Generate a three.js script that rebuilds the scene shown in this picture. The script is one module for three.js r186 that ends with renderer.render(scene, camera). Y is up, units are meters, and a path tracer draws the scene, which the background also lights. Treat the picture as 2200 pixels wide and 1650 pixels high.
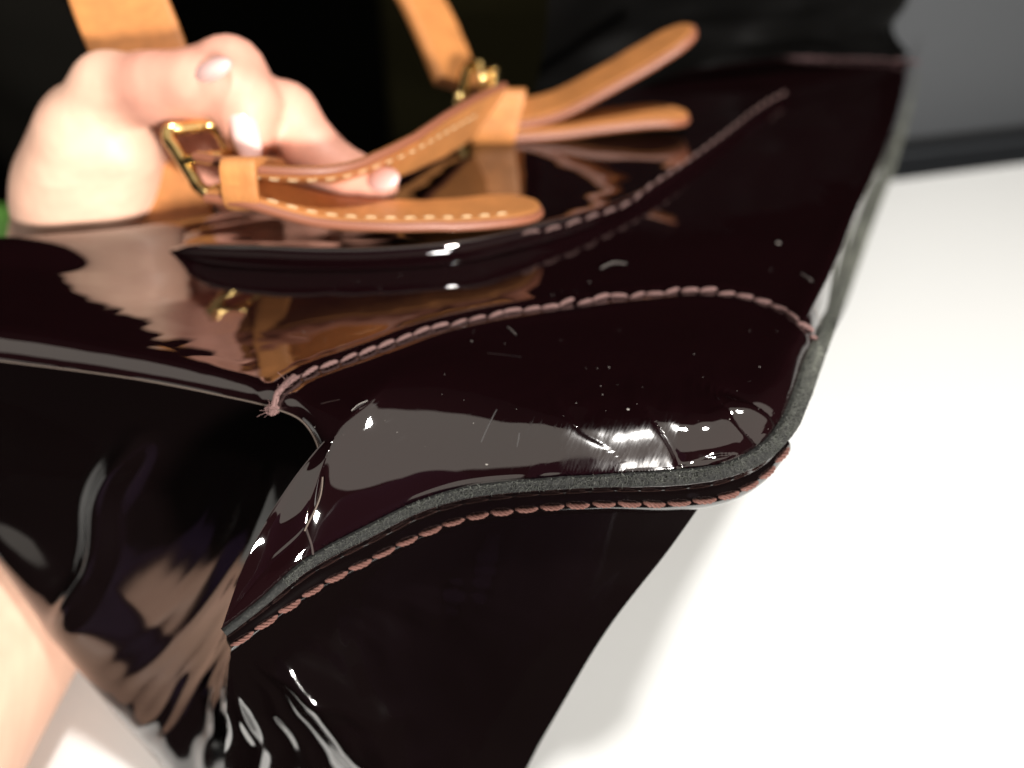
import * as THREE from 'three';
import { MarchingCubes } from 'three/addons/objects/MarchingCubes.js';
import { ImprovedNoise } from 'three/addons/math/ImprovedNoise.js';
import { mergeGeometries } from 'three/addons/utils/BufferGeometryUtils.js';
import { RoundedBoxGeometry } from 'three/addons/geometries/RoundedBoxGeometry.js';
import { RectAreaLightUniformsLib } from 'three/addons/lights/RectAreaLightUniformsLib.js';

// ---------------------------------------------------------------- camera
const V3 = (x, y, z) => new THREE.Vector3(x, y, z);
const R = THREE.MathUtils.degToRad;
const CAM_Y = 0.19, FACE_Y = 0.11, PITCH = R(35), TH = 0.637, TV = TH * 0.75;
const scene = new THREE.Scene();
scene.background = new THREE.Color(0.004, 0.004, 0.0035);
const camera = new THREE.PerspectiveCamera(2 * THREE.MathUtils.radToDeg(Math.atan(TV)), 4 / 3, 0.01, 20);
camera.position.set(0, CAM_Y, 0);
camera.rotation.x = -PITCH;
camera.focus = 0.126;
camera.userData.fStop = 8;
scene.add(camera);
const renderer = new THREE.WebGLRenderer({ antialias: true });
renderer.toneMapping = THREE.LinearToneMapping;
renderer.toneMappingExposure = 1.3;
renderer.shadowMap.enabled = true;
RectAreaLightUniformsLib.init();

// ---------------------------------------------------------------- lamps
function lampPanel(name, label, [x, y, z], [tx, ty, tz], w, h, rgb, power, glow) {
  const g = new THREE.Group(); g.name = name;
  g.position.set(x, y, z); g.lookAt(tx, ty, tz);
  g.userData = { label, category: 'lamp' };
  const casing = new THREE.Mesh(new RoundedBoxGeometry(w + 0.04, h + 0.04, 0.03, 2, 0.008), new THREE.MeshStandardMaterial({ color: 0x777777, roughness: 0.6 }));
  casing.name = 'casing'; casing.position.z = -0.02; g.add(casing);
  const c = new THREE.Color().setRGB(...rgb);
  const face = new THREE.Mesh(new THREE.PlaneGeometry(w, h), new THREE.MeshStandardMaterial({ color: 0x333333, emissive: c, emissiveIntensity: glow, roughness: 0.8 }));
  face.name = 'diffuser'; face.position.z = 0.002; g.add(face);
  const l = new THREE.RectAreaLight(c, power, w, h);
  l.name = 'panel_light'; l.position.z = 0.004; l.rotation.y = Math.PI; g.add(l);   // an area light shines along its own -z
  scene.add(g);
  return g;
}
lampPanel('ceiling_panel', 'large pale ceiling light panel above the table', [0.2, 1.9, 1.15], [0.2, 0, 1.15], 7.4, 3.0, [1.0, 0.91, 0.8], 0.36, 0.05);
lampPanel('desk_lamp', 'small bright lamp head high above the right of the table', [0.2, 1.05, 0.02], [0.02, 0.1, -0.16], 0.08, 0.08, [1.0, 0.97, 0.93], 380, 1);
lampPanel('front_lamp', 'small bright lamp panel in front on the right of the table', [0.42, 0.2, 0.62], [-0.02, 0.12, -0.14], 0.08, 0.08, [1.0, 0.955, 0.9], 740, 1);

// ---------------------------------------------------------------- helpers
const imp = new ImprovedNoise();
const noise = (x, y, z = 0.37) => imp.noise(x + 31.7, y + 11.3, z + 5.1);
let seed = 7;
const rnd = () => { seed = (seed * 1664525 + 1013904223) >>> 0; return seed / 4294967296; };
const mix = THREE.MathUtils.lerp, smooth = THREE.MathUtils.smoothstep, clamp = THREE.MathUtils.clamp;
const cF = V3(0, -Math.sin(PITCH), -Math.cos(PITCH)), cU = V3(0, Math.cos(PITCH), -Math.sin(PITCH)), cR = V3(1, 0, 0), EYE = V3(0, CAM_Y, 0);
const ray = (px, py) => V3(0, 0, 0).addScaledVector(cR, (px - 1100) / 1100 * TH).addScaledVector(cU, (825 - py) / 825 * TV).add(cF);
const onY = (px, py, y) => { const r = ray(px, py); return EYE.clone().addScaledVector(r, (y - CAM_Y) / r.y); };   // where a sight line meets a level
const onZ = (px, py, z) => { const r = ray(px, py); return EYE.clone().addScaledVector(r, z / r.z); };            // ... or an upright plane
const project = (p) => { const q = p.clone().sub(EYE), d = q.dot(cF); return [1100 + q.dot(cR) / d / TH * 1100, 825 - q.dot(cU) / d / TV * 825, d]; };
const spline = (pts, closed = false) => new THREE.CatmullRomCurve3(pts, closed, 'centripetal');
const std = (o) => new THREE.MeshStandardMaterial(o);
const rgb = (r, g, b) => new THREE.Color().setRGB(r, g, b);
const taken = {};
function numbered(n) { taken[n] = (taken[n] ?? -1) + 1; return taken[n] ? n + '_' + String(taken[n]).padStart(3, '0') : n; }
function thing(name, label, category, pos = [0, 0, 0]) {
  const g = new THREE.Group(); g.name = numbered(name); g.position.set(...pos); g.userData = { label, category }; scene.add(g); return g;
}
function part(name, geo, m, parent, label) {
  const o = new THREE.Mesh(geo, m); o.name = numbered(name); o.castShadow = o.receiveShadow = true;
  if (label) o.userData.label = label;
  if (parent) { const w = V3(0, 0, 0); let p = parent; while (p) { w.add(p.position); p = p.parent; } if (w.lengthSq() && !o.userData.local) geo.translate(-w.x, -w.y, -w.z); parent.add(o); } else scene.add(o);
  return o;
}
// a sheet through a grid of points rows[j][i]
function sheet(rows, uvScale = 1) {
  const nj = rows.length, ni = rows[0].length, pos = new Float32Array(nj * ni * 3), uv = new Float32Array(nj * ni * 2), idx = [];
  for (let j = 0; j < nj; j++) for (let i = 0; i < ni; i++) {
    rows[j][i].toArray(pos, (j * ni + i) * 3);
    uv[(j * ni + i) * 2] = i / (ni - 1) * uvScale; uv[(j * ni + i) * 2 + 1] = j / (nj - 1) * uvScale;
  }
  for (let j = 0; j < nj - 1; j++) for (let i = 0; i < ni - 1; i++) { const a = j * ni + i; idx.push(a, a + ni, a + 1, a + 1, a + ni, a + ni + 1); }
  const g = new THREE.BufferGeometry();
  g.setAttribute('position', new THREE.BufferAttribute(pos, 3)); g.setAttribute('uv', new THREE.BufferAttribute(uv, 2)); g.setIndex(idx); g.computeVertexNormals();
  return g;
}
// rows of control points -> smooth grid; every control row has the same number of points
function loft(ctrl, ni, segs) {
  const curves = ctrl.map((r) => spline(r)), out = [], ts = [];
  segs.forEach((n, k) => { for (let q = 0; q < n; q++) ts.push((k + q / n) / segs.length); }); ts.push(1);
  for (let j = 0; j < ts.length; j++) out.push([]);
  for (let i = 0; i < ni; i++) {
    const c = spline(curves.map((k) => k.getPoint(i / (ni - 1))));
    ts.forEach((t, j) => out[j].push(c.getPoint(t)));
  }
  return out;
}
function resample(pts, n) { const c = spline(pts); c.arcLengthDivisions = 400; return c.getSpacedPoints(n - 1); }
function tube(pts, r, seg = 60, rad = 10, closed = false) { return new THREE.TubeGeometry(spline(pts, closed), seg, r, rad, closed); }
function polyDist(p, pl) {
  let best = 1e9, bt = 0;
  for (let i = 0; i < pl.length - 1; i++) {
    const a = pl[i], b = pl[i + 1], dx = b.x - a.x, dy = b.y - a.y, dz = b.z - a.z, l = dx * dx + dy * dy + dz * dz || 1e-12;
    const t = clamp(((p.x - a.x) * dx + (p.y - a.y) * dy + (p.z - a.z) * dz) / l, 0, 1);
    const d = (p.x - a.x - t * dx) ** 2 + (p.y - a.y - t * dy) ** 2 + (p.z - a.z - t * dz) ** 2;
    if (d < best) { best = d; bt = (i + t) / (pl.length - 1); polyDist.side = Math.sign(dx * (p.z - a.z) - dz * (p.x - a.x)) || 1; }
  }
  polyDist.t = bt;
  return Math.sqrt(best);
}
// textures
function noiseTexture(size, f, srgb, w = size) {
  const d = new Uint8Array(w * size * 4);
  for (let y = 0; y < size; y++) for (let x = 0; x < w; x++) { const c = f(x / w, y / size); const k = (y * w + x) * 4; d[k] = c[0]; d[k + 1] = c[1]; d[k + 2] = c[2]; d[k + 3] = 255; }
  const t = new THREE.DataTexture(d, w, size); t.magFilter = THREE.LinearFilter; t.wrapS = t.wrapT = THREE.RepeatWrapping; if (srgb) t.colorSpace = THREE.SRGBColorSpace; t.needsUpdate = true;
  return t;
}
const grainBump = noiseTexture(512, (u, v) => { const n = 128 + 60 * noise(u * 60, v * 60) + 40 * noise(u * 140, v * 140, 2) + 20 * (rnd() - 0.5); return [n, n, n]; });
const tanMap = noiseTexture(512, (u, v) => { const n = 1 + 0.08 * noise(u * 6, v * 6) + 0.06 * noise(u * 30, v * 22, 3) + 0.05 * (rnd() - 0.5); return [clamp(183 * n, 0, 255), clamp(121 * n, 0, 255), clamp(68 * n, 0, 255)]; }, true);
const skinMap = noiseTexture(512, (u, v) => { const n = 0.05 * noise(u * 7, v * 7) + 0.04 * noise(u * 30, v * 30, 3) + 0.03 * (rnd() - 0.5); return [clamp(224 * (1 + 0.6 * n), 0, 255), clamp(180 * (1 + n), 0, 255), clamp(156 * (1 + n), 0, 255)]; }, true);

// ---------------------------------------------------------------- the setting
function structure(name, geo, m) { const o = part(name, geo, m); o.userData.kind = 'structure'; return o; }
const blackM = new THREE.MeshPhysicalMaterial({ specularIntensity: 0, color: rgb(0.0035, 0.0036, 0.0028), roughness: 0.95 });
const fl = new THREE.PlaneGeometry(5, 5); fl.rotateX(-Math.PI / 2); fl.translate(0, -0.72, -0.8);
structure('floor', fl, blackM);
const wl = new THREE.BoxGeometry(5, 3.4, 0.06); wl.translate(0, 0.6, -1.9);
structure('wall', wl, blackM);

// white table: its far edge runs away to the right
{
  const a = onY(1960, 383, 0), b = onY(2200, 352, 0), dir = b.clone().sub(a).normalize(), e0 = a.clone().addScaledVector(dir, -0.9), e1 = a.clone().addScaledVector(dir, 0.9);
  const s = new THREE.Shape([[e0.x, -e0.z], [e1.x, -e1.z], [e1.x, 0.085], [e0.x, 0.085]].map(([x, y]) => new THREE.Vector2(x, y)));
  const g = new THREE.ExtrudeGeometry(s, { depth: 0.028, bevelEnabled: true, bevelSize: 0.002, bevelThickness: 0.002, bevelSegments: 2 });
  g.rotateX(-Math.PI / 2); g.translate(0, -0.03, 0);
  const t = thing('table', 'white table top under the dark handbag and the arm', 'table', [0, 0, -0.2]);
  part('table_top', g, std({ color: rgb(0.79, 0.8, 0.79), roughness: 0.42 }), t);
  for (const [x, z] of [[-0.5, -0.14], [0.9, -0.14], [0.78, -0.5]]) { const l = new THREE.CylinderGeometry(0.02, 0.02, 0.69, 20); l.translate(x, -0.375, z); part('leg', l, std({ color: 0x888888, roughness: 0.5 }), t); }
  // grey cabinet behind the table's far edge
  const nrm = V3(dir.z, 0, -dir.x).normalize(); if (nrm.z > 0) nrm.negate();
  const c = thing('cabinet', 'grey cabinet front with a dark gap line behind the table edge', 'cabinet');
  const ang = Math.atan2(-dir.z, dir.x), base = a.clone().addScaledVector(nrm, 0.07);
  const slab = (y0, y1, back, m, n) => { const q = new RoundedBoxGeometry(1.2, y1 - y0, 0.02, 2, 0.002); q.rotateY(ang); const p = base.clone().addScaledVector(dir, 0.545).addScaledVector(nrm, 0.01 + back); q.translate(p.x, (y0 + y1) / 2, p.z); part(n, q, m, c); };
  const gm = std({ color: rgb(0.05, 0.0535, 0.058), roughness: 0.55 });
  slab(-0.4, -0.0125, 0, std({ color: rgb(0.042, 0.046, 0.052), roughness: 0.5 }), 'drawer_front');
  slab(-0.002, 0.125, 0, gm, 'cabinet_door');
  slab(-0.4, 0.122, 0.022, std({ color: rgb(0.008, 0.008, 0.009), roughness: 0.8 }), 'carcass');
}
// dim things in the dark behind the hand
{
  const o = thing('storage_box', 'dim olive box in the dark behind the upper strap', 'box');
  const p = onZ(1070, 60, -0.75), g = new RoundedBoxGeometry(0.19, 0.28, 0.12, 3, 0.01); g.translate(p.x, p.y, p.z);
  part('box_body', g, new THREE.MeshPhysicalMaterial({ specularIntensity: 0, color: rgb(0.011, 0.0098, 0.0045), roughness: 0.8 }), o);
  const q = onZ(1215, 28, -0.68), k = new THREE.SphereGeometry(0.006, 16, 12); k.translate(q.x, q.y, q.z);
  part('knob', k, std({ color: rgb(0.06, 0.06, 0.05), roughness: 0.4 }), o);
  const c = thing('cushion', 'dim grey cushion in the dark left of the hand', 'cushion');
  const cp = onZ(120, 230, -0.8), cg = new THREE.SphereGeometry(0.1, 40, 28); cg.scale(0.8, 1.1, 0.5);
  const ps = cg.attributes.position; for (let i = 0; i < ps.count; i++) { const n = 1 + 0.12 * noise(ps.getX(i) * 18, ps.getY(i) * 18, ps.getZ(i) * 18); ps.setXYZ(i, ps.getX(i) * n, ps.getY(i) * n, ps.getZ(i) * n); }
  cg.computeVertexNormals(); cg.translate(cp.x, cp.y, cp.z);
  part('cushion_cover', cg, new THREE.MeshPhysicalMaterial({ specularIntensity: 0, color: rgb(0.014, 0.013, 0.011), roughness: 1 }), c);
  const b = thing('green_bowl', 'small bright green blur at the left edge beside the wrist', 'bowl');
  const bp = onZ(2, 500, -0.36), lp = [[0, 0], [0.008, 0], [0.0125, 0.006], [0.014, 0.016], [0.013, 0.016], [0.011, 0.007], [0, 0.003]].map(([x, y]) => new THREE.Vector2(x, y));
  const bg = new THREE.LatheGeometry(lp, 32); bg.translate(bp.x - 0.006, bp.y - 0.007, bp.z);
  part('bowl_body', bg, std({ color: rgb(0.12, 0.3, 0.05), roughness: 0.5 }), b);
}

// ---------------------------------------------------------------- handbag
const bag = thing('handbag', 'dark burgundy patent leather handbag with tan straps lying on the white table', 'handbag', [0, 0, -0.15]);
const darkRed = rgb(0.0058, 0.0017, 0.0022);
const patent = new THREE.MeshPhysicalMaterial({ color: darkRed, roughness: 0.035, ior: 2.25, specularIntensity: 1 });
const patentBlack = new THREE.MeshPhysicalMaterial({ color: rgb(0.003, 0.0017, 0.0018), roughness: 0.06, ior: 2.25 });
const threadM = std({ color: rgb(0.145, 0.08, 0.073), roughness: 0.85 });
const redThreadM = std({ color: rgb(0.12, 0.05, 0.038), roughness: 0.8 });

// outline of the face: where its roll begins (U) and its cut edge (E), in matching order from left to the far right corner
const E2 = [[-150, 757], [0, 775], [300, 815], [480, 850], [580, 874], [650, 905], [688, 975], [690, 1060], [655, 1140], [560, 1235], [476, 1352],
  [560, 1285], [650, 1205], [800, 1122], [900, 1075], [1000, 1045], [1150, 1028], [1300, 1018], [1450, 1008], [1550, 995], [1625, 960], [1668, 915], [1700, 850], [1725, 780], [1750, 725], [1800, 620], [1855, 480], [1910, 350], [1945, 240], [1962, 150]];
const U2 = [[-150, 690], [0, 702], [300, 755], [480, 797], [580, 830], [640, 854], [690, 874], [728, 882], [758, 882], [788, 858], [815, 842],
  [845, 824], [880, 812], [925, 804], [980, 808], [1050, 826], [1130, 862], [1240, 900], [1360, 898], [1470, 885], [1550, 868], [1605, 850], [1648, 825], [1682, 765], [1712, 712], [1768, 608], [1828, 470], [1888, 340], [1927, 232], [1945, 148]];
const farLine = [[-260, 530], [0, 512], [200, 499], [350, 478], [600, 430], [900, 330], [1200, 220], [1500, 140], [1700, 118], [1955, 128]].map(([x, y]) => onY(x, y, FACE_Y));
const nC = E2.length, Upt = U2.map(([x, y]) => onY(x, y, FACE_Y)), Tpt = resample(farLine, nC);
const Ept = E2.map(([x, y], i) => {                       // a quarter round: it drops about as far as it runs out
  const a = 1.75;
  const f = (h) => { const p = onY(x, y, FACE_Y - h); return Math.hypot(p.x - Upt[i].x, p.z - Upt[i].z) - a * h; };
  let h = 0; while (f(h) > 0 && h < 0.06) h += 0.0002;
  return onY(x, y, FACE_Y - h);
});
const arc = (k) => Upt.map((u, i) => { const e = Ept[i], d = u.y - e.y, ph = k * R(58); return V3(mix(u.x, e.x, Math.sin(ph) / Math.sin(R(58))), u.y - d * (1 - Math.cos(ph)) / (1 - Math.cos(R(58))), mix(u.z, e.z, Math.sin(ph) / Math.sin(R(58)))); });
const ctrl = [
  Tpt.map((p, i) => V3(p.x * 1.01, p.y - (i < 20 ? 0.012 : 0.004), p.z - (i < 14 ? 0.004 : 0.018))),
  Tpt, Tpt.map((p, i) => p.clone().lerp(Upt[i], 0.35)), Tpt.map((p, i) => p.clone().lerp(Upt[i], 0.7)), Tpt.map((p, i) => p.clone().lerp(Upt[i], 0.9)), Upt,
  arc(0.25), arc(0.5), arc(0.75), Ept,
];
const NI = 640, face = loft(ctrl, NI, [6, 14, 26, 30, 16, 18, 18, 18, 16]);
function lookup(rows) {                                   // nearest point of a sheet to a sight line
  const bins = new Map(), N = sheetNormals(rows);
  rows.forEach((r, j) => r.forEach((p, i) => { const [x, y] = project(p), k = Math.floor(x / 16) + ',' + Math.floor(y / 16); if (!bins.has(k)) bins.set(k, []); bins.get(k).push([x, y, p, N[j][i]]); }));
  return (px, py) => {
    let best = null, bd = 1e9; const bx = Math.floor(px / 16), by = Math.floor(py / 16);
    for (let w = 1; w < 6 && !best; w++) for (let a = -w; a <= w; a++) for (let b = -w; b <= w; b++) for (const q of bins.get((bx + a) + ',' + (by + b)) ?? []) { const d = (q[0] - px) ** 2 + (q[1] - py) ** 2; if (d < bd) { bd = d; best = q; } }
    return best ? { p: best[2].clone(), n: best[3].clone() } : { p: onY(px, py, FACE_Y), n: V3(0, 1, 0) };
  };
}
function sheetNormals(rows) {
  const g = sheet(rows), n = g.attributes.normal, ni = rows[0].length;
  return rows.map((r, j) => r.map((_, i) => { const v = V3(n.getX(j * ni + i), n.getY(j * ni + i), n.getZ(j * ni + i)); return v.dot(ray(...project(r[i]).slice(0, 2))) > 0 ? v.negate() : v; }));
}
const baseAt = lookup(face);
const patchLine2 = [[582, 880], [596, 848], [640, 812], [690, 790], [800, 750], [900, 715], [1000, 690], [1100, 669], [1200, 654], [1350, 635], [1500, 626], [1600, 636], [1680, 665], [1730, 703], [1762, 750]];
const patchLine = resample(patchLine2.map((q) => baseAt(...q).p), 70);
const creases = [   // [path, depth, width]
  [[[1400, 893], [1432, 945], [1452, 985], [1462, 1012]], 0.0007, 0.0016],
  [[[1555, 868], [1592, 915], [1625, 958]], 0.0008, 0.0016],
  [[[1215, 874], [1245, 925], [1300, 962]], 0.0004, 0.002],
  [[[1545, 838], [1600, 858], [1650, 890], [1665, 915]], 0.00055, 0.0018],
  [[[1495, 990], [1590, 975]], 0.0003, 0.0012],
].map(([p, d, w]) => [resample(p.map((q) => baseAt(...q).p), 14), d, w]);
{
  const N = sheetNormals(face);
  face.forEach((row, j) => row.forEach((p, i) => {
    const n = N[j][i], near = smooth(p.z, -0.3, -0.13), corner = Math.exp(-((Math.hypot(p.x - 0.028, p.z + 0.1) / 0.02) ** 2));
    let d = 0.00042 * noise(p.x * 22, p.z * 34) + 0.00013 * noise(p.x * 60, p.z * 75, 4) + 0.00003 * noise(p.x * 190, p.z * 320, 9);
    d += corner * (0.00048 * noise(p.x * 130, (p.z + p.y) * 95, 2) + 0.0002 * noise(p.x * 330, (p.z + p.y) * 260, 6));
    if (near > 0.01) {
      const q = polyDist(p, patchLine);
      if (q < 0.006) d += -0.00042 * Math.exp(-((q / 0.0013) ** 2)) + 0.00016 * Math.exp(-(((q - 0.0028) / 0.0016) ** 2));
      for (const [pl, dep, w] of creases) { const c = polyDist(p, pl); if (c < w * 5) { const fade = Math.sin(Math.PI * clamp(polyDist.t * 0.92 + 0.06, 0, 1)) ** 0.5; d += fade * dep * (-1.1 * Math.exp(-c / (w * 0.55)) + polyDist.side * 0.7 * Math.exp(-((c / (w * 2.2)) ** 2)) * (1 - Math.exp(-c / 0.0002))); } }
    }
    p.addScaledVector(n, d * (j > face.length - 4 ? 0.3 : 1));
  }));
}
const faceAt = lookup(face);
// colour, gloss and wear of the face, laid out in metres over x and z
const FX = -0.13, FZ = -0.075, FS = 0.32;
const fuv = (p) => [(p.x - FX) / FS, (-p.z + FZ) / FS];
const TXN = 2048;
const roughCv = document.createElement('canvas'); roughCv.width = roughCv.height = TXN;
{
  const c = roughCv.getContext('2d'); c.fillStyle = 'rgb(8,8,8)'; c.fillRect(0, 0, TXN, TXN);
  const at = (px, py) => { const [u, v] = fuv(faceAt(px, py).p); return [u * TXN, (1 - v) * TXN]; };
  const scratch = (x0, y0, x1, y1, w, g) => { const a = at(x0, y0), b = at(x1, y1); c.strokeStyle = `rgb(${g},${g},${g})`; c.lineWidth = w; c.lineCap = 'round'; c.beginPath(); c.moveTo(...a); c.quadraticCurveTo((a[0] + b[0]) / 2 + 1, (a[1] + b[1]) / 2 - 1, ...b); c.stroke(); };
  for (let k = 0; k < 2600; k++) { const x = 1200 + 240 * rnd() ** 0.8, y = 930 + rnd() * 85, l = 6 + rnd() * 26, q = 0.25 + rnd() * 0.5; scratch(x, y, x + l * q, y - l, 0.6, 38 + rnd() * 50); }
  for (let k = 0; k < 260; k++) { const x = 1040 + 410 * Math.sqrt(rnd()), y = 915 + rnd() * 100, l = 8 + rnd() * 30, q = 0.3 + rnd() * 0.25; scratch(x, y, x + l * q, y - l, 0.5 + rnd() * 0.5, 25 + rnd() * 55); }
  for (let k = 0; k < 50; k++) { const x = 700 + 500 * rnd(), y = 860 + rnd() * 110, l = 8 + rnd() * 22; scratch(x, y, x + l * 0.7, y - l * 0.5, 0.5, 30 + rnd() * 60); }
  for (const [x0, y0, x1, y1] of [[1065, 880, 1036, 950], [1115, 930, 1108, 960], [760, 880, 790, 860], [690, 868, 730, 858], [1048, 760, 1120, 765]]) scratch(x0, y0, x1, y1, 1.6, 120);
}
const roughTex = new THREE.CanvasTexture(roughCv); roughTex.magFilter = THREE.LinearFilter;
const patentWorn = new THREE.MeshPhysicalMaterial({ color: darkRed, roughness: 1, roughnessMap: roughTex, ior: 2.25 });
function faceGeometry(keep) {
  const g = sheet(face), ni = NI, uv = g.attributes.uv, pos = g.attributes.position;
  for (let k = 0; k < pos.count; k++) { const q = fuv({ x: pos.getX(k), z: pos.getZ(k) }); uv.setXY(k, q[0], q[1]); }
  const src = g.index.array, idx = [], c = V3(0, 0, 0);
  for (let t = 0; t < src.length; t += 3) { const k = src[t], j = Math.floor(k / ni), i = k % ni; if (keep(face[j][i])) idx.push(src[t], src[t + 1], src[t + 2]); }
  g.setIndex(idx);
  return g;
}
{
  // inside the corner patch: on its side of the stitch line
  const ring = patchLine.concat([onY(1800, 900, FACE_Y), onY(1400, 1500, FACE_Y), onY(500, 1400, FACE_Y)]);
  const inside = (p) => { let c = false; for (let i = 0, j = ring.length - 1; i < ring.length; j = i++) { const a = ring[i], b = ring[j]; if ((a.z > p.z) !== (b.z > p.z) && p.x < (b.x - a.x) * (p.z - a.z) / (b.z - a.z) + a.x) c = !c; } return c; };
  part('front_panel', faceGeometry((p) => !inside(p)), patentWorn, bag, 'glossy dark burgundy front panel mirroring the hand and the straps');
  part('corner_patch', faceGeometry(inside), patentWorn, bag, 'creased and scuffed glossy corner patch edged with mauve stitches');
}

// raw cut edge that runs round the corner
const W = E2.slice(10), Wp = Ept.slice(10);
const R02 = [[488, 1366], [570, 1302], [662, 1225], [808, 1147], [905, 1098], [1003, 1070], [1150, 1054], [1300, 1047], [1455, 1042], [1562, 1026], [1650, 988], [1707, 930], [1739, 862], [1762, 799], [1785, 735], [1826, 630], [1875, 488], [1923, 357], [1955, 244], [1971, 150]];
const outw = Wp.map((p, i) => { const a = Wp[Math.max(0, i - 1)], b = Wp[Math.min(Wp.length - 1, i + 1)]; const t = b.clone().sub(a); t.y = 0; t.normalize(); return V3(-t.z, 0, t.x); });   // away from the bag
const lip = Wp.map((p, i) => p.clone().addScaledVector(outw[i], 0.0007).add(V3(0, 0.0001, 0)));
const low = R02.map(([x, y], i) => onZ(x, y, lip[i].z + 0.0001));
{
  const ctrlE = [Wp.map((p, i) => p.clone().addScaledVector(outw[i], -0.0004).add(V3(0, -0.0002, 0))), lip, lip.map((p, i) => p.clone().lerp(low[i], 0.5).addScaledVector(outw[i], 0.0003)), low, low.map((p, i) => p.clone().addScaledVector(outw[i], -0.0016))];
  const rows = loft(ctrlE, 1500, [4, 5, 5, 4]), N = sheetNormals(rows);
  rows.forEach((r, j) => r.forEach((p, i) => { const rough = j > 2 && j < 12 ? 1 : 0.3, wear = 0.5 + 0.9 * smooth(p.x, -0.02, 0.02); p.addScaledVector(N[j][i], rough * wear * (0.0002 * noise(p.x * 260, p.y * 300, p.z * 260) + 0.00024 * noise(p.x * 900, p.y * 1400, p.z * 900) + 0.00018 * noise(p.x * 2600, p.y * 3000, p.z * 2600))); }));
  const map = noiseTexture(128, (u, v) => { const n = noise(u * 420, v * 9) + 0.7 * noise(u * 1000, v * 26, 3), pale = smooth(u + 0.06 * noise(u * 40, v * 8, 9), 0.5, 0.8), k = clamp((19 + 66 * pale) * (1 + 0.45 * noise(u * 70, v * 3, 17)) + (32 - 12 * pale) * n + 36 * (rnd() - 0.5), 14, 200); return [k * 0.98, k, k * (0.93 - 0.02 * pale)]; }, true, 2048);  // paler up the right side: side light painted into the leather colour
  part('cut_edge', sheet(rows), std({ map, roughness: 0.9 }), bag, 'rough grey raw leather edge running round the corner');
  // loose fibres on the raw edge
  const fib = [], lipC = spline(lip), lowC = spline(low), cone = new THREE.CylinderGeometry(0.00003, 0.00011, 1, 4); cone.translate(0, 0.5, 0);
  for (let k = 0; k < 5200; k++) {
    const t = 0.08 + 0.72 * rnd() ** 0.9, f = rnd() ** 1.5, p = lipC.getPoint(t).lerp(lowC.getPoint(t), f * 0.8), i = Math.round(t * (Wp.length - 1));
    const dir = outw[i].clone().multiplyScalar(0.4 + rnd()).add(V3((rnd() - 0.5) * 1.6, f < 0.25 ? 0.9 * rnd() : (rnd() - 0.5), (rnd() - 0.5) * 1.6)).normalize();
    const m = new THREE.Matrix4().compose(p, new THREE.Quaternion().setFromUnitVectors(V3(0, 1, 0), dir), V3(1, 0.0003 + 0.0006 * rnd() ** 2, 1));
    fib.push(cone.clone().applyMatrix4(m));
  }
  part('edge_fibres', mergeGeometries(fib), std({ color: rgb(0.062, 0.065, 0.057), roughness: 1 }), bag).userData.kind = 'stuff';
}
// margin below the cut edge, with the row of stitches, then the underside
const R12 = [[497, 1388], [592, 1324], [690, 1258], [815, 1192], [905, 1148], [1003, 1112], [1150, 1091], [1300, 1082], [1455, 1080], [1570, 1062], [1643, 1021], [1698, 956]];
const mz = (i) => lip[i].z - 0.0012;
const margin1 = R12.map(([x, y], i) => onZ(x, y, mz(i)));
{
  const n = R12.length, top = low.slice(0, n).map((p, i) => p.clone().addScaledVector(outw[i], -0.0002));
  const c = [top.map((p, i) => p.clone().addScaledVector(outw[i], -0.001)), top, top.map((p, i) => p.clone().lerp(margin1[i], 0.5).addScaledVector(outw[i], -0.0008)), margin1, R12.map(([x, y], i) => onZ(x - 2, y + 15, mz(i) - 0.0008)), R12.map(([x, y], i) => onZ(x - (i > 7 ? 30 : 6), y + 22, mz(i) - 0.0045))];
  const rows = loft(c, 320, [3, 6, 8, 6, 5]);
  rows.forEach((r) => r.forEach((p) => { p.z += 0.00012 * noise(p.x * 160, p.y * 160, 3); }));
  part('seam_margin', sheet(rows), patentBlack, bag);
}
const creaseRays = [[33, 7, 1.0], [50, 5, 0.5], [74, 7, 0.8], [97, 6, 0.9], [114, 6, 0.6], [131, 9, 0.8]];
const foldAt = (p) => {                                   // creases that run out from the pinched end of the seam
  const [X, Y] = project(p), dx = X - 478, dy = Y - 1368, r = Math.hypot(dx, dy); let f = 0;
  const th = ((Math.atan2(dy, dx) * 180 / Math.PI + 360) % 360) + 13 * noise(X / 110, Y / 110, 5);
  for (const [a, w, h] of creaseRays) f += h * Math.exp(-(Math.abs((th - a) / w) ** 1.6));
  return 0.0021 * f * smooth(r, 40, 230) * (1 - 0.75 * smooth(r, 260, 520)) + 0.00035 * noise(X / 60, Y / 110, 8) * smooth(r, 30, 200) * smooth(dx + dy * 0.4, -120, 60);
};
const P2 = [[497, 1392], [592, 1330], [690, 1264], [815, 1200], [905, 1156], [1003, 1120], [1150, 1099], [1300, 1091], [1420, 1089], [1503, 1088]];
const pTop = P2.map(([x, y], i) => onZ(x, y, mz(i) - 0.004));
const mids = [[[490, 1440], [570, 1395], [655, 1345], [770, 1290], [860, 1260], [960, 1235], [1100, 1205], [1240, 1190], [1360, 1182], [1440, 1176]],
  [[486, 1520], [550, 1490], [635, 1460], [735, 1430], [820, 1410], [910, 1395], [1030, 1375], [1150, 1360], [1240, 1352], [1310, 1346]],
  [[482, 1640], [535, 1640], [612, 1640], [700, 1640], [775, 1640], [850, 1642], [940, 1646], [1020, 1650], [1085, 1650], [1130, 1650]],
  [[478, 1800], [525, 1800], [595, 1800], [675, 1800], [745, 1795], [815, 1790], [900, 1785], [980, 1780], [1035, 1770], [1068, 1760]]];
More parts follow.
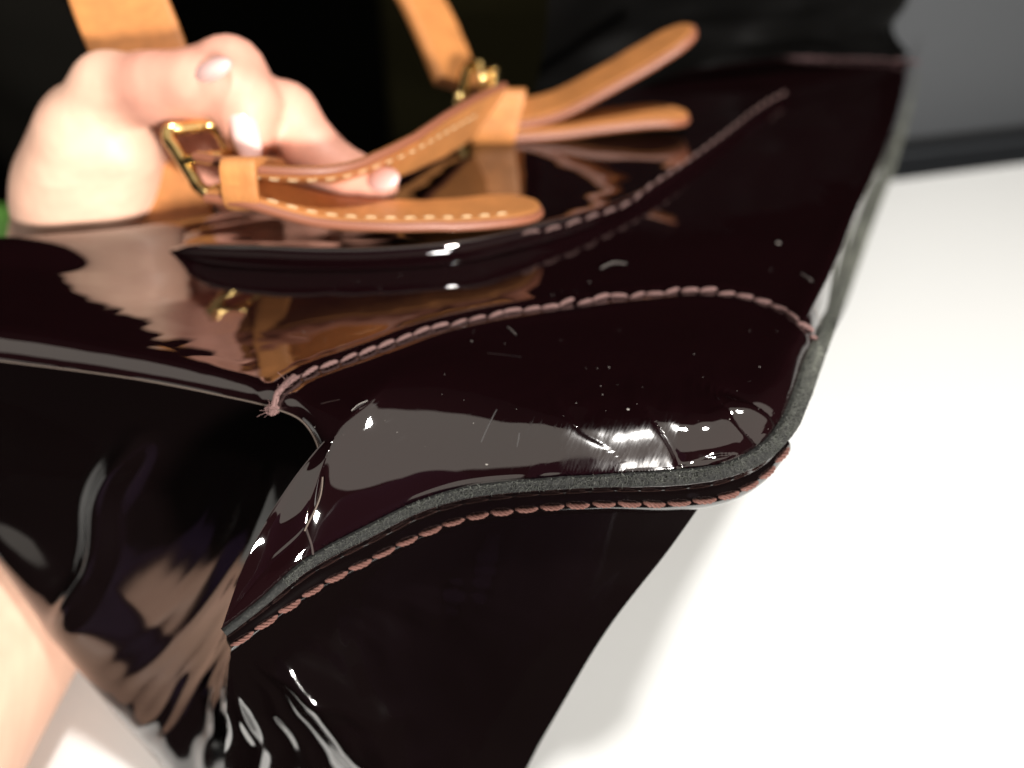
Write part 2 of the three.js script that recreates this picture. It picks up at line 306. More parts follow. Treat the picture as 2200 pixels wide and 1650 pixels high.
const zAt = (i, k) => mix(mz(i) - 0.004, -0.093, k) + 0.004 * Math.sin(Math.PI * k);
const pRows = [pTop, ...mids.map((m, q) => m.map(([x, y], i) => onZ(x, y, zAt(i, [0.14, 0.42, 0.75, 1][q]))))];
{
  const rows = loft(pRows, 260, [24, 40, 40, 20]), N = sheetNormals(rows);
  rows.forEach((r, j) => r.forEach((p, i) => {
    const u = i / 259, v = j / rows.length, fan = (u + 0.05) / (0.25 + v);           // folds that fan out of the seam's end
    const w = Math.exp(-(((u - 0.28 - v * 0.1) / 0.3) ** 2));
    const [X, Y] = project(p), tt = clamp((X - 545) / 320, 0, 1.4), sd = ((Y - 1365) * 320 - (X - 545) * 285) / 428, wd = 14 + 75 * tt;   // a long swelling fold
    p.addScaledVector(N[j][i], 0.0055 * smooth(tt, 0.02, 0.6) * Math.exp(-((sd / wd) ** 2)));
    p.addScaledVector(N[j][i], foldAt(p) * smooth(v, 0.06, 0.3) * (1 - smooth(u, 0.55, 0.85)) + w * smooth(v, 0.08, 0.45) * (0.0002 * Math.sin(fan * 13 + 1.5 * noise(u * 3, v * 2)) + 0.0007 * noise(fan * 9, v * 2, 3)) + 0.0003 * noise(p.x * 50, p.y * 40, 7));
  }));
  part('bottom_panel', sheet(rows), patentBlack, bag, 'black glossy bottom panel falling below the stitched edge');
  // the side that leans inwards under the far part of the edge
  const top = [pTop[9], ...lip.slice(10).map((p, i) => p.clone().addScaledVector(outw[i + 10], -0.016).add(V3(0, -0.002, 0)))];
  const edge = pRows.map((r) => r[9]);
  const sr = edge.map((e, k) => top.map((t, i) => { const d = e.clone().sub(edge[0]); const q = t.clone(); q.y = mix(t.y, 0.001, (edge[0].y - e.y) / (edge[0].y - 0.0)); q.x += d.x * 1.15 - (i > 0 ? 0.004 * k / 4 : 0); q.z += d.z * (1 - i / 11); return q; }));
  part('side_panel', sheet(loft(sr, 120, [10, 10, 10, 10])), patentBlack, bag);
}
// wrinkled gusset below the left part of the face
{
  const G = Ept.slice(0, 11), n = 11;
  const botL = [[-230, 960], [-110, 1080], [-5, 1200], [70, 1300], [140, 1392], [205, 1470], [262, 1540], [318, 1602], [362, 1655], [412, 1730], [494, 1800]];
  const m1 = [[-170, 830], [-30, 860], [240, 900], [420, 930], [520, 950], [590, 980], [640, 1040], [640, 1110], [610, 1180], [530, 1260], [486, 1370]];
  const m2 = [[-180, 880], [-40, 960], [180, 1050], [330, 1100], [430, 1120], [500, 1140], [545, 1180], [550, 1230], [545, 1290], [512, 1340], [494, 1400]];
  const m3 = [[-200, 930], [-70, 1040], [90, 1150], [200, 1230], [290, 1300], [355, 1350], [400, 1400], [430, 1440], [455, 1480], [474, 1520], [498, 1560]];
  const zb = [-0.136, -0.133, -0.122, -0.115, -0.1105, -0.1075, -0.105, -0.103, -0.101, -0.0995, -0.0985];
  const zz = (arr, f) => arr.map(([x, y], i) => onZ(x, y, f(i)));
  const rows = loft([G.map((p) => p.clone().add(V3(0, -0.0002, -0.0015))), G.map((p) => p.clone().add(V3(0, -0.001, -0.006))), zz(m1, (i) => mix(G[i].z - 0.006, zb[i], 0.2)), zz(m2, (i) => mix(G[i].z - 0.006, zb[i], 0.5)), zz(m3, (i) => mix(G[i].z - 0.006, zb[i], 0.8)), zz(botL, (i) => zb[i]), zz(botL.map(([x, y]) => [x + 14, y - 8]), (i) => zb[i] - 0.014)], 420, [4, 20, 40, 40, 40, 16]);
  const N = sheetNormals(rows);
  rows.forEach((r, j) => r.forEach((p, i) => {
    const u = i / 419, v = j / rows.length, w = smooth(v, 0.08, 0.4) * (1 - smooth(v, 0.8, 0.93));
    const q = u * 1.0 + 0.14 * noise(u * 2, v * 2.2), [X, Y] = project(p), c0 = 300 - (Y - 900) * 0.33 + 14 * Math.sin(Y / 45);   // a standing crease near the left
    p.addScaledVector(N[j][i], 0.0034 * Math.exp(-(((X - c0) / 34) ** 2)) * smooth(Y, 900, 1010) * (1 - smooth(Y, 1290, 1400)));
    p.addScaledVector(N[j][i], w * (foldAt(p) * 0.8 + 0.0007 * noise(q * 9, v * 2.4, 4) + 0.00012 * noise(q * 24, v * 4, 8)));
  }));
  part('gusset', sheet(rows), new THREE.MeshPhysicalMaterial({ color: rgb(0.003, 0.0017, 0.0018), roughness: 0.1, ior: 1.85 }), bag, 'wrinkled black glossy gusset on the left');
  part('seam_thread', tube(G.slice(0, 9).map((p) => p.clone().add(V3(0, 0.0001, 0.0002))), 0.00015, 300, 6), std({ color: rgb(0.1, 0.075, 0.06), roughness: 0.8 }), bag);
  part('seam_thread', tube([[655, 1130], [660, 1150], [668, 1172], [676, 1195]].map(([x, y]) => { const q = faceAt(x, y); return q.p.addScaledVector(q.n, 0.0003); }), 0.0002, 30, 6), std({ color: rgb(0.035, 0.024, 0.022), roughness: 1 }), bag);
}
// the upper part of the bag, standing up behind the face
{
  const c = [[[1150, 262], [1350, 195], [1520, 145], [1700, 122], [1840, 124], [1976, 130]], [[1150, 200], [1340, 140], [1520, 95], [1700, 85], [1830, 82], [1944, 74]], [[1170, 90], [1340, 50], [1520, 20], [1700, 8], [1850, 4], [1986, 2]], [[1185, -150], [1340, -150], [1520, -150], [1700, -150], [1850, -150], [2020, -150]]]
    .map((r, k) => r.map(([x, y], i) => onZ(x, y, -(0.345 + [0, -0.002, -0.004, -0.012][k] - (5 - i) * 0.012))));
  const rows = loft(c, 90, [10, 14, 14]);
  rows.forEach((r, j) => r.forEach((p, i) => { p.z += 0.003 * noise(i / 12, j / 9) - 0.012 * smooth(i / 89, 0.9, 1) ** 2; }));
  part('upper_panel', sheet(rows), new THREE.MeshPhysicalMaterial({ color: rgb(0.0015, 0.0014, 0.0013), roughness: 0.5, specularIntensity: 0.06 }), bag);
}
// ---- stitches
function ropeStitch(len, r, plies = 3) {
  const gs = [];
  for (let k = 0; k < plies; k++) {
    const pts = [], n = 22, turns = 1.4;
    for (let i = 0; i <= n; i++) { const u = i / n, e = Math.abs(2 * u - 1), t = Math.sqrt(Math.max(0.02, 1 - e ** 3)), a = (k / plies + u * turns) * Math.PI * 2; pts.push(V3(Math.cos(a) * r * 0.6 * t, Math.sin(a) * r * 0.55 * t - 0.9 * r * e ** 3, (u - 0.5) * len)); }
    const g = new THREE.TubeGeometry(spline(pts), n * 2, r * 0.47, 7), p = g.attributes.position;
    for (let i = 0; i < p.count; i++) { const f = 1 - 0.55 * Math.abs(2 * p.getZ(i) / len) ** 4, q = 1 + 0.02 * noise(p.getX(i) * 9000, p.getY(i) * 9000, p.getZ(i) * 9000 + k * 7); p.setXYZ(i, p.getX(i) * f * q, p.getY(i) * q, p.getZ(i)); }
    g.computeVertexNormals(); gs.push(g);
  }
  return mergeGeometries(gs);   // along z, flat side down
}
function sew(pts, nrm, pitch, geos, m, parent, name = 'stitch', slant = 0.12, fill = 1) {
  const c = spline(pts); c.arcLengthDivisions = 600; const L = c.getLength(), n = Math.max(1, Math.round(L / pitch));
  for (let k = 0; k < n; k++) {
    const u = (k + 0.5) / n, p = c.getPointAt(u), t = c.getTangentAt(u), up = nrm(p, u).normalize();
    const side = V3(0, 0, 0).crossVectors(up, t).normalize(), z = t.clone().addScaledVector(side, slant * (0.7 + 0.6 * rnd())).normalize(), x = V3(0, 0, 0).crossVectors(up, z).normalize(), y = V3(0, 0, 0).crossVectors(z, x);
    const o = new THREE.Mesh(geos[k % geos.length], m); o.name = numbered(name); o.castShadow = o.receiveShadow = true;
    o.matrixAutoUpdate = true; o.quaternion.setFromRotationMatrix(new THREE.Matrix4().makeBasis(x, y, z));
    const w = V3(0, 0, 0); let q = parent; while (q) { w.add(q.position); q = q.parent; }
    o.position.copy(p).sub(w); o.scale.set(1, 1, L / n / pitch * fill * (0.95 + 0.08 * rnd()));
    parent.add(o);
  }
}
const patchStitch = [0, 1, 2].map((k) => ropeStitch(0.0039, 0.00043 + 0.00003 * k));
{
  const c2 = spline(patchLine2.slice(1).map(([x, y]) => V3(x, y, 0))), pts = [], nr = [];
  for (let k = 0; k <= 60; k++) { const q = c2.getPoint(k / 60), s = faceAt(q.x, q.y); pts.push(s.p.addScaledVector(s.n, 0.0003)); nr.push(s.n); }
  const line = pts.slice(2);
  sew(line, (p, u) => nr[Math.round(2 + u * 57)].clone(), 0.0039, patchStitch, threadM, bag);
  // frayed knot where the row ends
  const k = baseAt(588, 876), k2 = baseAt(598, 848), k3 = baseAt(632, 812);
  const lump = new THREE.IcosahedronGeometry(0.0011, 4), lp = lump.attributes.position; for (let i = 0; i < lp.count; i++) { const v = V3(lp.getX(i), lp.getY(i), lp.getZ(i)), f = 1 + 0.35 * noise(v.x * 2600, v.y * 2600, v.z * 2600); lp.setXYZ(i, v.x * f * 1.1, v.y * f * 0.8, v.z * f); }
  lump.computeVertexNormals(); lump.translate(k.p.x, k.p.y, k.p.z + 0.0006);
  const tail = tube([k.p.clone().add(V3(0, 0, 0.0006)), k.p.clone().lerp(k2.p, 0.5).add(V3(0, 0.0004, 0.0004)), k2.p.clone().addScaledVector(k2.n, 0.0006), k3.p.clone().addScaledVector(k3.n, 0.0005)], 0.00055, 60, 10), tp = tail.attributes.position;
  for (let i = 0; i < tp.count; i++) tp.setXYZ(i, tp.getX(i) + 0.00016 * noise(tp.getX(i) * 2200, tp.getY(i) * 2200, tp.getZ(i) * 2200), tp.getY(i) + 0.00012 * noise(tp.getZ(i) * 2400, tp.getX(i) * 2400, 3), tp.getZ(i));
  tail.computeVertexNormals();
  const fuzz = [];
  for (let i = 0; i < 90; i++) { const f = rnd(), o = f < 0.45 ? k.p.clone().add(V3(0, 0, 0.0006)) : k2.p.clone().lerp(k3.p, rnd()).addScaledVector(k2.n, 0.0005); const d = V3(rnd() - 0.5, rnd() * 0.7, rnd() - 0.4).normalize().multiplyScalar(0.0008 + 0.0022 * rnd() ** 2); const b = o.clone().add(d.clone().multiplyScalar(0.5)).add(V3((rnd() - 0.5) * 0.0006, (rnd() - 0.5) * 0.0006, 0)); fuzz.push(new THREE.TubeGeometry(new THREE.QuadraticBezierCurve3(o, b, o.clone().add(d)), 4, 0.00004, 4)); }
  part('thread_knot', mergeGeometries([lump.toNonIndexed(), tail.toNonIndexed(), ...fuzz.map((f) => f.toNonIndexed())]), threadM, bag, 'frayed thread knot at the end of the stitch row');
}
{
  const pts = resample(margin1, 80).map((p) => p.clone().add(V3(0, 0, 0.0004)));
  sew(pts, () => V3(0, -0.25, 1), 0.0044, [0, 1, 2].map((k) => ropeStitch(0.0044, 0.00044 + 0.00003 * k, 3)), redThreadM, bag, 'stitch', -0.12, 0.9);
}
// ---- raised pocket with its rolled rim
{
  const rim2 = [[366, 545], [420, 566], [560, 586], [700, 592], [850, 588], [1000, 572], [1110, 545], [1200, 518], [1300, 481], [1400, 429], [1480, 373], [1560, 314], [1640, 251], [1695, 208]];
  const back2 = [[385, 505], [440, 488], [560, 466], [680, 440], [800, 400], [900, 360], [1000, 320], [1100, 285], [1200, 252], [1300, 226], [1400, 208], [1500, 198], [1600, 196], [1690, 203]];
  const lift = (i) => 0.0058 * smooth(i, -0.5, 2) * (1 - 0.5 * smooth(i, 5, 10));
  const rim = rim2.map(([x, y], i) => onY(x, y, FACE_Y + 0.0002)), rim1 = rim2.map(([x, y], i) => { const p = rim[i].clone(); p.y += lift(i); return p; });
  const inn = rim2.map(([x, y], i) => { const a = rim1[i], b = onY(...back2[i], a.y); return a.clone().lerp(b, 0.0022 / Math.max(0.01, a.distanceTo(b))); });
  const back = back2.map(([x, y], i) => onY(x, y, FACE_Y + 0.0008 + 0.3 * lift(i)));
  const rows = loft([rim.map((p, i) => p.clone().add(V3(0, -0.0008, -0.5 * lift(i)))), rim.map((p, i) => p.clone().add(V3(0, 0, -0.5 * lift(i)))), rim.map((p, i) => p.clone().lerp(rim1[i], 0.8).add(V3(0, 0, -0.02 * lift(i)))), rim1.map((p, i) => p.clone().lerp(inn[i], 0.35).add(V3(0, 0.0002, 0))), inn, inn.map((p, i) => p.clone().lerp(back[i], 0.12).add(V3(0, -0.0006, 0))), inn.map((p, i) => p.clone().lerp(back[i], 0.5).add(V3(0, -0.0006, 0))), back, back.map((p) => p.clone().add(V3(0, -0.003, -0.003)))], 360, [3, 6, 6, 5, 8, 14, 14, 4]);
  rows.forEach((r) => r.forEach((p) => { p.y += 0.0003 * noise(p.x * 30, p.z * 34, 2) + 0.00008 * noise(p.x * 90, p.z * 120, 4); }));
  const pocket = part('pocket', sheet(rows), patent, bag, 'raised glossy pocket with a rolled stitched rim');
  const at = lookup(rows), st2 = [[1115, 503], [1180, 492], [1260, 470], [1340, 440], [1400, 402], [1480, 348], [1560, 290], [1640, 230], [1688, 200]];
  sew(st2.map(([x, y]) => { const s = at(x, y - 3); return s.p.addScaledVector(s.n, 0.0004); }), () => V3(0, 1, 0.2), 0.0062, [ropeStitch(0.0052, 0.00046)], std({ color: rgb(0.1, 0.056, 0.05), roughness: 0.85 }), pocket, 'stitch', 0.05, 0.85);
  const rail = st2.map(([x, y]) => at(x, y + 14).p.add(V3(0, 0.0004, 0.0004)));
}
// far seam at the upper right
{
  const pts = [[1672, 92], [1680, 112], [1705, 122], [1780, 125], [1860, 126], [1940, 130], [1976, 134]].map(([x, y]) => onY(x, y, FACE_Y + 0.0012));
  sew(pts, () => V3(0, 1, 0.3), 0.006, [ropeStitch(0.0058, 0.00055)], std({ color: rgb(0.07, 0.035, 0.035), roughness: 0.9 }), bag);
}
// dust, lint and small marks
{
  const d = [];
  for (let k = 0; k < 70; k++) { const x = 620 + 1150 * rnd(), y = 560 + 400 * rnd(), s = faceAt(x, y), g = new THREE.IcosahedronGeometry(0.00004 + 0.00009 * rnd() ** 4, 1); g.scale(1, 0.6, 1); g.translate(s.p.x, s.p.y + 0.00005, s.p.z); d.push(g); }
  for (const [x, y, r] of [[1922, 306, 0.0007], [1672, 522, 0.00045], [1350, 880, 0.00028], [1046, 997, 0.00025]]) { const s = faceAt(x, y), g = new THREE.IcosahedronGeometry(r, 2); g.scale(1, 0.3, 1); g.translate(s.p.x, s.p.y, s.p.z); d.push(g); }
  for (const [x0, y0, x1, y1] of [[1720, 590, 1762, 618], [1780, 600, 1802, 606], [1768, 655, 1785, 672], [1290, 574, 1345, 566], [1748, 660, 1762, 705], [1090, 705, 1108, 720], [620, 905, 660, 925], [755, 882, 790, 862]]) {
    const a = faceAt(x0, y0), b = faceAt(x1, y1), m = faceAt((x0 + x1) / 2 + 0.05 * (y1 - y0), (y0 + y1) / 2 - 0.05 * (x1 - x0));
    d.push(tube([a.p.addScaledVector(a.n, 0.00008), m.p.addScaledVector(m.n, 0.0002), b.p.addScaledVector(b.n, 0.00008)], 0.00006, 16, 5));
  }
  part('lint', mergeGeometries(d.map((g) => { const q = g.index ? g.toNonIndexed() : g; return q; })), std({ color: rgb(0.26, 0.24, 0.22), roughness: 1 }), bag).userData.kind = 'stuff';
}

// ---------------------------------------------------------------- tan straps
const tan = std({ map: tanMap, roughness: 0.5, bumpMap: grainBump, bumpScale: 0.00005 });
const edgePaint = std({ color: rgb(0.22, 0.078, 0.042), roughness: 0.45 });
const gold = std({ color: rgb(0.86, 0.6, 0.24), roughness: 0.16, metalness: 1 });
const paleThread = std({ color: rgb(0.66, 0.5, 0.3), roughness: 0.8 });
// a leather band: path, the direction across it at each point, width, thickness, rounded end
function band(parent, name, path, across, width, thick, { tip = 0, stitched = 0, edges = true, label, closed = false } = {}) {
  const n = closed ? 80 : 90, c = spline(path, closed), ca = spline(across, closed), half = width / 2, t2 = thick / 2, rows = [], left = [], right = [], frames = [];
  c.arcLengthDivisions = 300;
  const L = c.getLength();
  for (let k = 0; k <= n; k++) {
    const u = k / n, p = c.getPointAt(u), t = c.getTangentAt(u), w = ca.getPoint(u); w.addScaledVector(t, -w.dot(t)).normalize();
    const up = V3(0, 0, 0).crossVectors(w, t).normalize();
    let h = half; const rest = (1 - u) * L; if (tip && rest < tip) h = half * Math.sqrt(Math.max(0.0004, 1 - ((tip - rest) / tip) ** 2));
    const r = []; const cs = [[-1, 0], [-0.985, 0.7], [-0.93, 1], [-0.5, 1], [0, 1], [0.5, 1], [0.93, 1], [0.985, 0.7], [1, 0], [0.985, -0.7], [0.93, -1], [0.5, -1], [0, -1], [-0.5, -1], [-0.93, -1], [-0.985, -0.7], [-1, 0]];
    for (const [a, b] of cs) r.push(p.clone().addScaledVector(w, a * h).addScaledVector(up, b * t2));
    rows.push(r); frames.push([p, w, up, h]);
    left.push(p.clone().addScaledVector(w, -h)); right.push(p.clone().addScaledVector(w, h));
  }
  const g = sheet(rows), uv = g.attributes.uv; for (let k = 0; k < uv.count; k++) uv.setXY(k, uv.getX(k) * 1.2, uv.getY(k) * L / 0.04);
  const caps = []; if (!closed) for (const q of [rows[0], rows[n]]) { const s = new THREE.BufferGeometry(), pos = [], c0 = q[4].clone().lerp(q[12], 0.5); q.slice(0, -1).forEach((a, i) => pos.push(...c0.toArray(), ...a.toArray(), ...q[i + 1].toArray())); s.setAttribute('position', new THREE.Float32BufferAttribute(pos, 3)); s.setAttribute('uv', new THREE.Float32BufferAttribute(new Float32Array(pos.length / 3 * 2), 2)); s.computeVertexNormals(); caps.push(s); }
  const o = part(name, caps.length ? mergeGeometries([g.toNonIndexed(), ...caps]) : g, tan, parent, label);
  if (edges && !closed) for (const e of [left, right]) { const q = new THREE.TubeGeometry(spline(e.filter((_, i) => i % 3 === 0)), 90, t2 * 0.8, 8); part('painted_edge', q, edgePaint, o); }
  if (stitched) {
    const geo = ropeStitch(0.0028, 0.0003, 2);
    for (const sgn of [-1]) for (const f of stitched === 3 ? [1] : [-1]) { const pts = frames.filter((_, i) => i > 4 && i < n - 12 && i % 4 === 0).map(([p, w, up, h]) => p.clone().addScaledVector(w, sgn * (h - (stitched === 3 ? 0.0055 : 0.0022))).addScaledVector(up, f * (t2 + 0.0001))); sew(pts, (p, u) => frames[Math.round(4 + u * (n - 16))][2].clone().multiplyScalar(f), 0.004, [geo], paleThread, o, 'stitch', 0.05, 0.85); }
  }
  return o;
}
const Zs = (l) => l.map(([x, y, z]) => onZ(x, y, z));
const A = (...l) => l.map((q) => V3(...q));
band(bag, 'strap', Zs([[205, -170, -0.222], [256, 0, -0.216], [308, 140, -0.208], [338, 300, -0.199], [352, 420, -0.193], [362, 500, -0.188]]), A([0.94, 0.27, -0.19], [0.94, 0.27, -0.19], [0.94, 0.27, -0.19], [0.95, 0.2, -0.2], [0.95, 0.15, -0.2], [0.97, 0.1, -0.2]), 0.0232, 0.0028, { edges: false, label: 'broad tan strap rising above the thumb' });
band(bag, 'strap', Zs([[478, 350, -0.169], [515, 358, -0.1675], [560, 370, -0.166], [700, 374, -0.168], [850, 338, -0.182], [960, 286, -0.202], [1045, 240, -0.226]]), A([0, -0.42, -0.91], [0, -0.42, -0.91], [0, -0.42, -0.91], [0, -0.5, -0.87], [0, -0.52, -0.86], [0, -0.52, -0.86], [0, -0.5, -0.87]), 0.018, 0.0024, { stitched: 3, label: 'tan strap between the two gold buckles' });
band(bag, 'strap', Zs([[492, 404, -0.166], [520, 408, -0.1655], [560, 415, -0.165], [700, 452, -0.164], [850, 462, -0.165], [1000, 459, -0.169], [1150, 441, -0.177]]), A([0, -0.16, -0.99], [0, -0.16, -0.99], [0, -0.16, -0.99], [0, -0.16, -0.99], [0, -0.16, -0.99], [0, -0.14, -0.99], [0, -0.1, -0.99]), 0.02, 0.0026, { stitched: 2, tip: 0.012, label: 'tan strap end lying just above the glossy face' });
band(bag, 'strap', Zs([[790, -170, -0.3], [905, 0, -0.29], [948, 90, -0.28], [986, 185, -0.268]]), A([0.35, 0.1, -0.93], [0.35, 0.1, -0.93], [0.35, 0.1, -0.93], [0.3, 0.1, -0.93]), 0.02, 0.0042, { edges: false, label: 'narrow tan strap rising edge-on above the far buckle' });
band(bag, 'strap', Zs([[1050, 250, -0.246], [1110, 246, -0.247], [1190, 228, -0.248], [1290, 178, -0.25], [1400, 115, -0.253], [1486, 62, -0.256]]), A([0, 0.1, -0.99], [0, 0.1, -0.99], [0, 0.1, -0.99], [0, 0.1, -0.99], [0, 0.1, -0.99], [0, 0.08, -0.99]), 0.017, 0.0032, { tip: 0.0095, label: 'tan strap tip curving up to the right' });
band(bag, 'strap', Zs([[1050, 278, -0.24], [1110, 278, -0.241], [1200, 272, -0.243], [1300, 259, -0.245], [1400, 249, -0.247], [1472, 249, -0.249]]), A([0, -0.02, -1], [0, -0.02, -1], [0, -0.02, -1], [0, -0.02, -1], [0, -0.02, -1], [0, -0.02, -1]), 0.017, 0.003, { tip: 0.009, label: 'lower tan strap tip pointing right' });
function keeper(px, py, z, hy, hz, w, tilt, slope) {
  const c = onZ(px, py, z), pts = [], n = 12;
  for (let k = 0; k < 20; k++) { const a = k / 20 * Math.PI * 2, ca = Math.cos(a), sa = Math.sin(a), e = 0.35; const yy = Math.sign(sa) * Math.abs(sa) ** e * hy, zz = Math.sign(ca) * Math.abs(ca) ** e * hz; pts.push(c.clone().add(V3(tilt * yy, yy + slope * zz, zz))); }
  band(bag, 'keeper', pts, pts.map(() => V3(1, 0, 0)), w, 0.0022, { closed: true, label: 'tan leather keeper loop' });
}
keeper(553, 396, -0.166, 0.0047, 0.0108, 0.0072, 0.1, 0.4);
keeper(1072, 252, -0.243, 0.0072, 0.0125, 0.0125, 0.25, 0.3);
function buckle(corners, r, prong, label) {
  const c = corners.map(([x, y, z]) => onZ(x, y, z)), pts = [];
  for (let i = 0; i < 4; i++) { const a = c[i], b = c[(i + 1) % 4]; for (const t of [0.12, 0.3, 0.5, 0.7, 0.88]) pts.push(a.clone().lerp(b, t)); }
  const o = part('buckle', tube(pts, r, 160, 14, true), gold, bag, label);
  part('prong', tube(prong.map(([x, y, z]) => onZ(x, y, z)), r * 0.75, 30, 10), gold, o);
}
buckle([[352, 280, -0.176], [462, 266, -0.182], [538, 392, -0.178], [437, 416, -0.171]], 0.0015, [[395, 345, -0.173], [440, 338, -0.172], [500, 330, -0.176]], 'gold rectangular buckle under the index finger');
buckle([[1004, 142, -0.262], [1062, 146, -0.272], [1058, 222, -0.262], [984, 222, -0.25]], 0.0018, [[1030, 135, -0.262], [1038, 180, -0.258], [1045, 225, -0.25]], 'gold buckle at the far end of the straps');

// ---------------------------------------------------------------- person: hand, wrist and forearm
{
  const Q = (x, y, z) => onZ(x, y, z);
  const elbow = V3(-0.137, 0.026, 0.02), fore = V3(-0.132, 0.026, -0.09), wrist = Q(186, 525, -0.206);
  const B = [];   // [a, ra, b, rb]
  const chain = (...l) => { for (let i = 0; i + 1 < l.length; i++) B.push([l[i][0], l[i][1], l[i + 1][0], l[i + 1][1]]); };
  chain([elbow, 0.0265], [fore, 0.0245], [V3(-0.127, 0.028, -0.15), 0.022], [wrist, 0.0180]);
  chain([wrist, 0.0180], [Q(185, 400, -0.1985), 0.0155], [Q(215, 300, -0.1995), 0.0133]);             // heel of the hand
  chain([Q(150, 430, -0.1925), 0.0119], [Q(190, 300, -0.1915), 0.0111], [Q(240, 195, -0.1905), 0.0081], [Q(345, 190, -0.1855), 0.0073], [Q(420, 182, -0.1825), 0.0065], [Q(468, 172, -0.1810), 0.0051]);   // thumb
  chain([Q(150, 560, -0.1975), 0.0128], [Q(152, 450, -0.1955), 0.0126], [Q(170, 360, -0.193), 0.0118]);
  chain([Q(255, 560, -0.1975), 0.0112], [Q(240, 430, -0.1945), 0.0112], [Q(262, 325, -0.1905), 0.0090]);                                // ball of the thumb
  chain([Q(215, 300, -0.2010), 0.0142], [Q(330, 230, -0.2045), 0.0124], [Q(430, 220, -0.2055), 0.0106]);    // palm and knuckles behind the straps
  chain([Q(380, 190, -0.2035), 0.0084], [Q(494, 158, -0.1905), 0.0076], [Q(528, 225, -0.1825), 0.0069], [Q(532, 288, -0.1795), 0.0055]);   // index
  chain([Q(430, 230, -0.2055), 0.0084], [Q(612, 250, -0.1925), 0.0074], [Q(672, 330, -0.1865), 0.0067], [Q(755, 385, -0.1815), 0.0058], [Q(812, 396, -0.1795), 0.0048]);   // middle
  chain([Q(410, 290, -0.2065), 0.0080], [Q(560, 320, -0.1975), 0.0069], [Q(630, 390, -0.1915), 0.0062], [Q(680, 420, -0.1865), 0.0051]);   // ring
  chain([Q(350, 350, -0.2065), 0.0071], [Q(460, 380, -0.2005), 0.0060], [Q(520, 430, -0.1955), 0.0053], [Q(560, 440, -0.1905), 0.0044]);   // little finger
  const res = 128, mc = new MarchingCubes(res, std({}), false, false, 400000), half = 0.145, ctr = V3(-0.082, 0.09, -0.15);
  mc.isolation = 0;
  const f = mc.field, N = mc.size ?? res;
  const arr = B.map(([a, ra, b, rb]) => ({ a, d: b.clone().sub(a), l: b.distanceToSquared(a), ra, rb }));
  for (let k = 0; k < N; k++) for (let j = 0; j < N; j++) for (let i = 0; i < N; i++) {
    const x = ctr.x + ((i - N / 2) / (N / 2)) * half, y = ctr.y + ((j - N / 2) / (N / 2)) * half, z = ctr.z + ((k - N / 2) / (N / 2)) * half;
    let acc = 0;
    for (const s of arr) {
      const vx = x - s.a.x, vy = y - s.a.y, vz = z - s.a.z, t = clamp((vx * s.d.x + vy * s.d.y + vz * s.d.z) / s.l, 0, 1);
      const dd = Math.hypot(vx - t * s.d.x, vy - t * s.d.y, vz - t * s.d.z) - mix(s.ra, s.rb, t);
      if (dd < 0.02) acc += Math.exp(-dd / 0.0011);
    }
    f[k * N * N + j * N + i] = acc > 0 ? Math.log(acc) * 0.0011 : -0.02;
  }
  mc.update();
  const cnt = mc.count, pa = mc.positionArray, pos = new Float32Array(cnt * 3), nor = new Float32Array(cnt * 3), uv = new Float32Array(cnt * 2);
  for (let i = 0; i < cnt; i++) {
    pos[i * 3] = pa[i * 3] * half + ctr.x; pos[i * 3 + 1] = pa[i * 3 + 1] * half + ctr.y; pos[i * 3 + 2] = pa[i * 3 + 2] * half + ctr.z;
    const l = Math.hypot(mc.normalArray[i * 3], mc.normalArray[i * 3 + 1], mc.normalArray[i * 3 + 2]) || 1;
    for (let c = 0; c < 3; c++) nor[i * 3 + c] = mc.normalArray[i * 3 + c] / l;
    uv[i * 2] = pos[i * 3] * 12 + pos[i * 3 + 2] * 3; uv[i * 2 + 1] = pos[i * 3 + 1] * 12 + pos[i * 3 + 2] * 8;
  }
  const g = new THREE.BufferGeometry();
  g.setAttribute('position', new THREE.BufferAttribute(pos, 3)); g.setAttribute('normal', new THREE.BufferAttribute(nor, 3)); g.setAttribute('uv', new THREE.BufferAttribute(uv, 2));
  const col = new Float32Array(cnt * 3), pinkish = [8, 9, 16, 17, 18, 19, 20, 21, 22, 23, 24, 25, 26, 27, 28, 29].filter((k) => k < arr.length);
  for (let i = 0; i < cnt; i++) {                       // fingers are pinker than the back of the hand
    let fd = 1; for (const q of pinkish) { const s = arr[q], vx = pos[i * 3] - s.a.x, vy = pos[i * 3 + 1] - s.a.y, vz = pos[i * 3 + 2] - s.a.z, t = clamp((vx * s.d.x + vy * s.d.y + vz * s.d.z) / s.l, 0, 1); fd = Math.min(fd, Math.hypot(vx - t * s.d.x, vy - t * s.d.y, vz - t * s.d.z) - mix(s.ra, s.rb, t)); }
    const k = 1 - smooth(fd, 0.0005, 0.006); col[i * 3] = 1 - 0.08 * k; col[i * 3 + 1] = 1 - 0.27 * k; col[i * 3 + 2] = 1 - 0.27 * k;
  }
  g.setAttribute('color', new THREE.BufferAttribute(col, 3));
  const person = thing('person', "person's bare forearm and hand in a purple knit sleeve gripping the tan straps", 'person', [-0.126, 0, -0.06]);
  const skin = new THREE.MeshPhysicalMaterial({ map: skinMap, vertexColors: true, roughness: 0.55, sheen: 0.15, sheenColor: rgb(1, 0.7, 0.6), sheenRoughness: 0.5 });
  const body = part('arm', g, skin, person);
  const nailM = new THREE.MeshPhysicalMaterial({ color: rgb(0.78, 0.5, 0.46), roughness: 0.12, clearcoat: 1, clearcoatRoughness: 0.05 });
